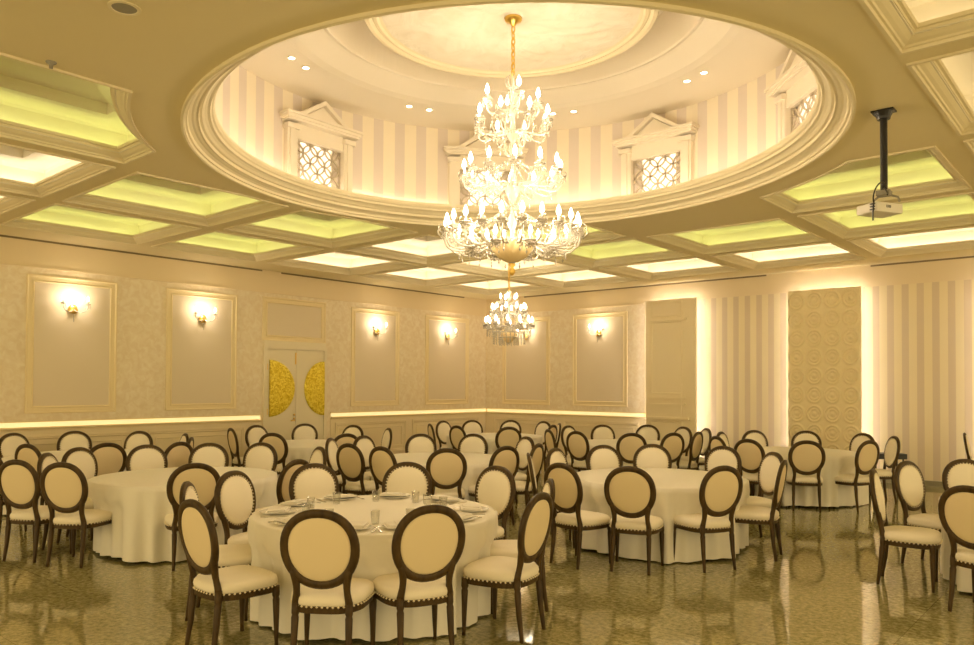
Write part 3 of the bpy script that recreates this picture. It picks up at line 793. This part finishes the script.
for key, ((cx, cy), tname, pts) in TABLES.items():
    info = []
    for k, (x, y) in enumerate(pts):
        v = Vector((x, y))-CAMP; dep = v.dot(FW); cd = (Vector((cx, cy))-CAMP).dot(FW)
        info.append((k, x, y, v.dot(RT)/dep, dep < cd))
    lab = {}
    for near in (True, False):
        g = sorted([i for i in info if i[4] == near], key=lambda q: q[3])
        for r, i in enumerate(g):
            o_ = ORD[r]
            if r == len(g)-1 and r > 1: o_ = 'rightmost'
            lab[i[0]] = 'oval-back chair, %s, %s side of %s' % (o_, 'near' if near else 'far', tname)
    SEATS[key] = []
    for k, x, y, _, near in info:
        ang = math.atan2(cy-y, cx-x)+YAW.get((key, k), 0)
        place_chair(x, y, ang, lab[k]); SEATS[key].append(math.atan2(y-cy, x-cx))
o = place_chair(11.02, -.62, math.radians(6), 'oval-back wooden chair standing alone against the striped wall at right edge')

# ------------------------------------------------------------------ round tables and cloths
def build_table():
    o = empty('round_table')
    bm = BM(); lathe(bm, [(.01, .72), (.90, .72), (.92, .73), (.92, .748), (.01, .748)], 48); mk('tabletop', bm, M['wood'], o)
    for a in range(4):
        t = a*PI/2+.4; bm = BM(); tube(bm, [(.5*math.cos(t), .5*math.sin(t), .72), (.55*math.cos(t), .55*math.sin(t), 0)], [.02, .017], 8); mk('leg', bm, M['grey'], o)
    return o
def cloth(seats, seed, R=.945):
    rnd = random.Random(seed); na = 216; bm = BM(); rings = []
    comps = [(rnd.randint(13, 17), rnd.random()*6.3, .40), (rnd.randint(21, 26), rnd.random()*6.3, .45), (rnd.randint(32, 38), rnd.random()*6.3, .35)]
    for r in (.05, .3, .55, .75, .88, R-.02):
        rings.append([(r*math.cos(2*PI*k/na), r*math.sin(2*PI*k/na), .7505+(.0 if r > .8 else .0)) for k in range(na)])
    hem = .012
    for q in range(15):
        s = q/14; z = .745-(.745-hem)*s; ring = []
        for k in range(na):
            t = 2*PI*k/na
            f = sum(a*math.cos(n*t+p) for n, p, a in comps)
            f = (abs(f)**.8)*math.copysign(1, f)
            amp = .008+.050*min(1, s*1.5)
            r = R+.010+.004*s+amp*f
            for sa in seats:
                d = (t-sa+PI) % (2*PI)-PI
                push = math.exp(-(d*R/.27)**4)*max(0, min(1, (.60-z)/.08))
                lim = .875
                r = r+(min(r, lim+.035*f)-r)*push*.95
            zz = z+(.012*math.cos(3*t+seed)+.012 if q == 14 else 0)
            ring.append((r*math.cos(t), r*math.sin(t), zz))
        rings.append(ring)
    loft(bm, rings, cap0=True)
    return bm
tab0 = build_table(); ft = True
for i, (key, ((cx, cy), tname, pts)) in enumerate(TABLES.items()):
    o = tab0 if ft else copy_tree(tab0); ft = False
    o.location = (cx, cy, 0); tag(o, 'round table under its cloth, %s' % tname, 'table', 'round banquet tables')
    c = mk('tablecloth', cloth(SEATS[key], i+3), M['cloth'], smooth=True, loc=(cx, cy, 0))
    tag(c, 'floor-length cream cloth covering %s' % tname, 'tablecloth', 'cream tablecloths')

# ------------------------------------------------------------------ the laid table
ZT = .7515; cx, cy = TABLES['T1'][0]
def mkplate():
    bm = BM(); lathe(bm, [(.001, .004), (.075, .002), (.08, .0), (.085, .004), (.14, .016), (.142, .019), (.139, .02), (.09, .009), (.001, .007)], 32, cap=False); return bm
def mknapkin():
    bm = BM(); box(bm, -.13, .13, -.085, .085, 0, .006, .002); box(bm, -.115, .10, -.07, .07, .006, .013, .002); box(bm, -.05, .112, -.065, .068, .013, .019, .002)
    bmesh.ops.rotate(bm, verts=bm.verts, cent=(0, 0, 0), matrix=Matrix.Rotation(.05, 3, 'X')); return bm
def mkglass(h=.095, r=.034):
    bm = BM(); lathe(bm, [(.001, 0), (r*.8, 0), (r*.84, .006), (r, h), (r-.0022, h), (r*.8-.002, .012), (.001, .012)], 24, cap=False); return bm
def mkgoblet():
    bm = BM(); lathe(bm, [(.001, 0), (.034, .0), (.034, .002), (.006, .008), (.0045, .07), (.012, .082), (.032, .105), (.037, .135), (.033, .175), (.031, .175), (.035, .135), (.030, .108), (.001, .088)], 24, cap=False); return bm
def mkknife():
    bm = BM(); box(bm, -.008, .008, -.11, -.02, 0, .006, .002); box(bm, -.010, .008, -.02, .11, .001, .004, .001); return bm
def mkfork():
    bm = BM(); box(bm, -.007, .007, -.10, -.0, 0, .004, .0015); box(bm, -.003, .003, -.0, .05, 0, .003)
    box(bm, -.012, .012, .05, .07, 0, .003)
    for x in (-.0105, -.0035, .0035, .0105): box(bm, x-.0015, x+.0015, .07, .105, 0, .003)
    return bm
plate_m = mk('dinner_plate', mkplate(), M['china'], smooth=True); nap_m = mk('folded_napkin', mknapkin(), M['napkin']); gl_m = mk('water_glass', mkglass(), M['glass'], smooth=True)
gob_m = mk('wine_glass', mkgoblet(), M['glass'], smooth=True); kn_m = mk('table_knife', mkknife(), M['steel']); fk_m = mk('table_fork', mkfork(), M['steel'])
seats = sorted(SEATS['T1']); usedp = set()
def ptag(src, x, y, rz, label, cat, group):
    o = src if src.name not in usedp else src.copy()
    if src.name in usedp: col.objects.link(o)
    usedp.add(src.name); o.location = (cx+x, cy+y, ZT if cat != 'napkin' else ZT+.022); o.rotation_euler[2] = rz
    tag(o, label, cat, group)
info = []
for a in seats:
    v = Vector((cx+math.cos(a)*.68, cy+math.sin(a)*.68))-CAMP; info.append((v.dot(FW), v.dot(RT)/v.dot(FW), a))
cd = (Vector((cx, cy))-CAMP).dot(FW); nm = {}
for near in (True, False):
    g = sorted([i for i in info if (i[0] < cd) == near], key=lambda q: q[1])
    for r, i in enumerate(g): nm[i[2]] = '%s, %s side of the laid table' % ('rightmost' if r == len(g)-1 else ORD[r], 'near' if near else 'far')
for a in seats:
    c_, s_ = math.cos(a), math.sin(a)
    def at(r, tq): return (c_*r-s_*tq, s_*r+c_*tq)
    rz = a+PI/2; d = nm[a]
    ptag(plate_m, *at(.75, 0), rz, 'round white plate, '+d, 'plate', 'plates on the laid table')
    ptag(nap_m, *at(.75, 0), rz, 'folded white napkin on its plate, '+d, 'napkin', 'napkins on the laid table')
    ptag(fk_m, *at(.75, -.175), rz, 'steel fork beside its plate, '+d, 'fork', 'forks on the laid table')
    ptag(kn_m, *at(.75, .175), rz, 'steel knife beside its plate, '+d, 'knife', 'knives on the laid table')
    ptag(gl_m, *at(.53, .12), rz, 'clear tumbler, '+d, 'glass', 'tumblers on the laid table')
    if seats.index(a) == 5: ptag(gob_m, *at(.50, -.02), rz, 'clear stemmed wine glass, '+d, 'glass', 'wine glasses on the laid table')

# ------------------------------------------------------------------ projector
pr = empty('ceiling_projector', (11.70, -8.60, 0)); tag(pr, 'cream ceiling projector on a long black pole, right of the dome', 'projector')
bm = BM(); box(bm, -.085, .085, -.06, .06, H-.012, H); lathe(bm, [(.05, H-.07), (.055, H-.05), (.075, H-.012)], 16); mk('ceiling_mount', bm, M['black'], pr)
bm = BM(); tube(bm, [(0, 0, H-.05), (0, 0, 3.36)], .028, 14); mk('pole', bm, M['black'], pr)
bm = BM(); box(bm, -.05, .05, -.05, .05, 3.32, 3.36); 
for s in (-1, 1): tube(bm, [(0, 0, 3.34), (s*.09, .06, 3.31), (s*.1, .07, 3.27)], .009, 6)
mk('bracket', bm, M['grey'], pr)
body_parent = empty('projector_body', (0, 0, 0)); body_parent.parent = pr
def pbody():
    bm = BM(); box(bm, -.19, .19, -.14, .14, 3.155, 3.265, .018); return bm
rzp = .709+.35
ob = mk('housing', pbody(), M['projector'], body_parent); body_parent.rotation_euler[2] = rzp; body_parent.scale = (.74, .74, .74); body_parent.location = (-.03, -.02, 3.19*.26)
bm = BM(); lathe(bm, [(.001, 0), (.045, 0), (.05, .03), (.04, .04), (.001, .035)], 20); bmesh.ops.rotate(bm, verts=bm.verts, cent=(0, 0, 0), matrix=Matrix.Rotation(PI/2, 3, 'Y')); bmesh.ops.translate(bm, verts=bm.verts, vec=(.19, .05, 3.215))
mk('lens', bm, M['black'], body_parent)
bm = BM()
for k in range(4): box(bm, -.05+k*.018, -.042+k*.018, -.1425, -.139, 3.205, 3.235)
for z in (3.18, 3.21, 3.24): box(bm, -.215, -.188, -.12, -.07, z-.006, z+.006)
mk('vents_and_plugs', bm, M['black'], body_parent)
bm = BM(); rz_ = Matrix.Rotation(rzp, 4, 'Z')
pts = bez([(-.02, -.02, 3.42), (-.15, -.1, 3.42), (-.30, -.16, 3.30), (-.22, -.10, 3.23)], 16); tube(bm, [rz_@p for p in pts], .006, 6)
pts = bez([(-.02, -.02, 3.38), (-.08, -.12, 3.30), (-.14, -.16, 3.28)], 10); tube(bm, [rz_@p for p in pts], .006, 6)
pts = bez([(-.215, -.10, 3.24), (-.24, -.11, 3.15), (-.225, -.1, 3.08)], 10); tube(bm, [rz_@p for p in pts], .007, 6)
mk('cable', bm, M['black'], pr)
# ceiling fittings
bm = BM(); lathe(bm, [(.001, -.045), (.012, -.045), (.014, -.02), (.035, -.006), (.036, 0)], 14); o = mk('fire_sprinkler', bm, M['grey'], smooth=True, loc=(7.46, -13.40, H)); tag(o, 'small dark sprinkler head on the flat ceiling at upper left', 'sprinkler')
downlight(8.65, -13.42, H, 'unlit round downlight in the flat ceiling at the top left', 'unlit ceiling downlights', lit=False, r=.07)
downlight(3.32, -12.36, H+.445, 'small lit downlight inside the pale coffer at the left edge', 'lit coffer downlights')
# black side table behind the relief-panel table
st = empty('side_table', (9.98, -1.22, 0), .62); tag(st, 'narrow black side table behind the table before the relief panel', 'table')
bm = BM(); box(bm, -.27, .27, -.16, .16, .55, .64, .006); mk('tabletop', bm, M['black'], st)
for x in (-.22, .22):
    for y in (-.12, .12):
        bm = BM(); tube(bm, [(x, y, .55), (x*1.05, y*1.1, 0)], .014, 6); mk('leg', bm, M['black'], st)
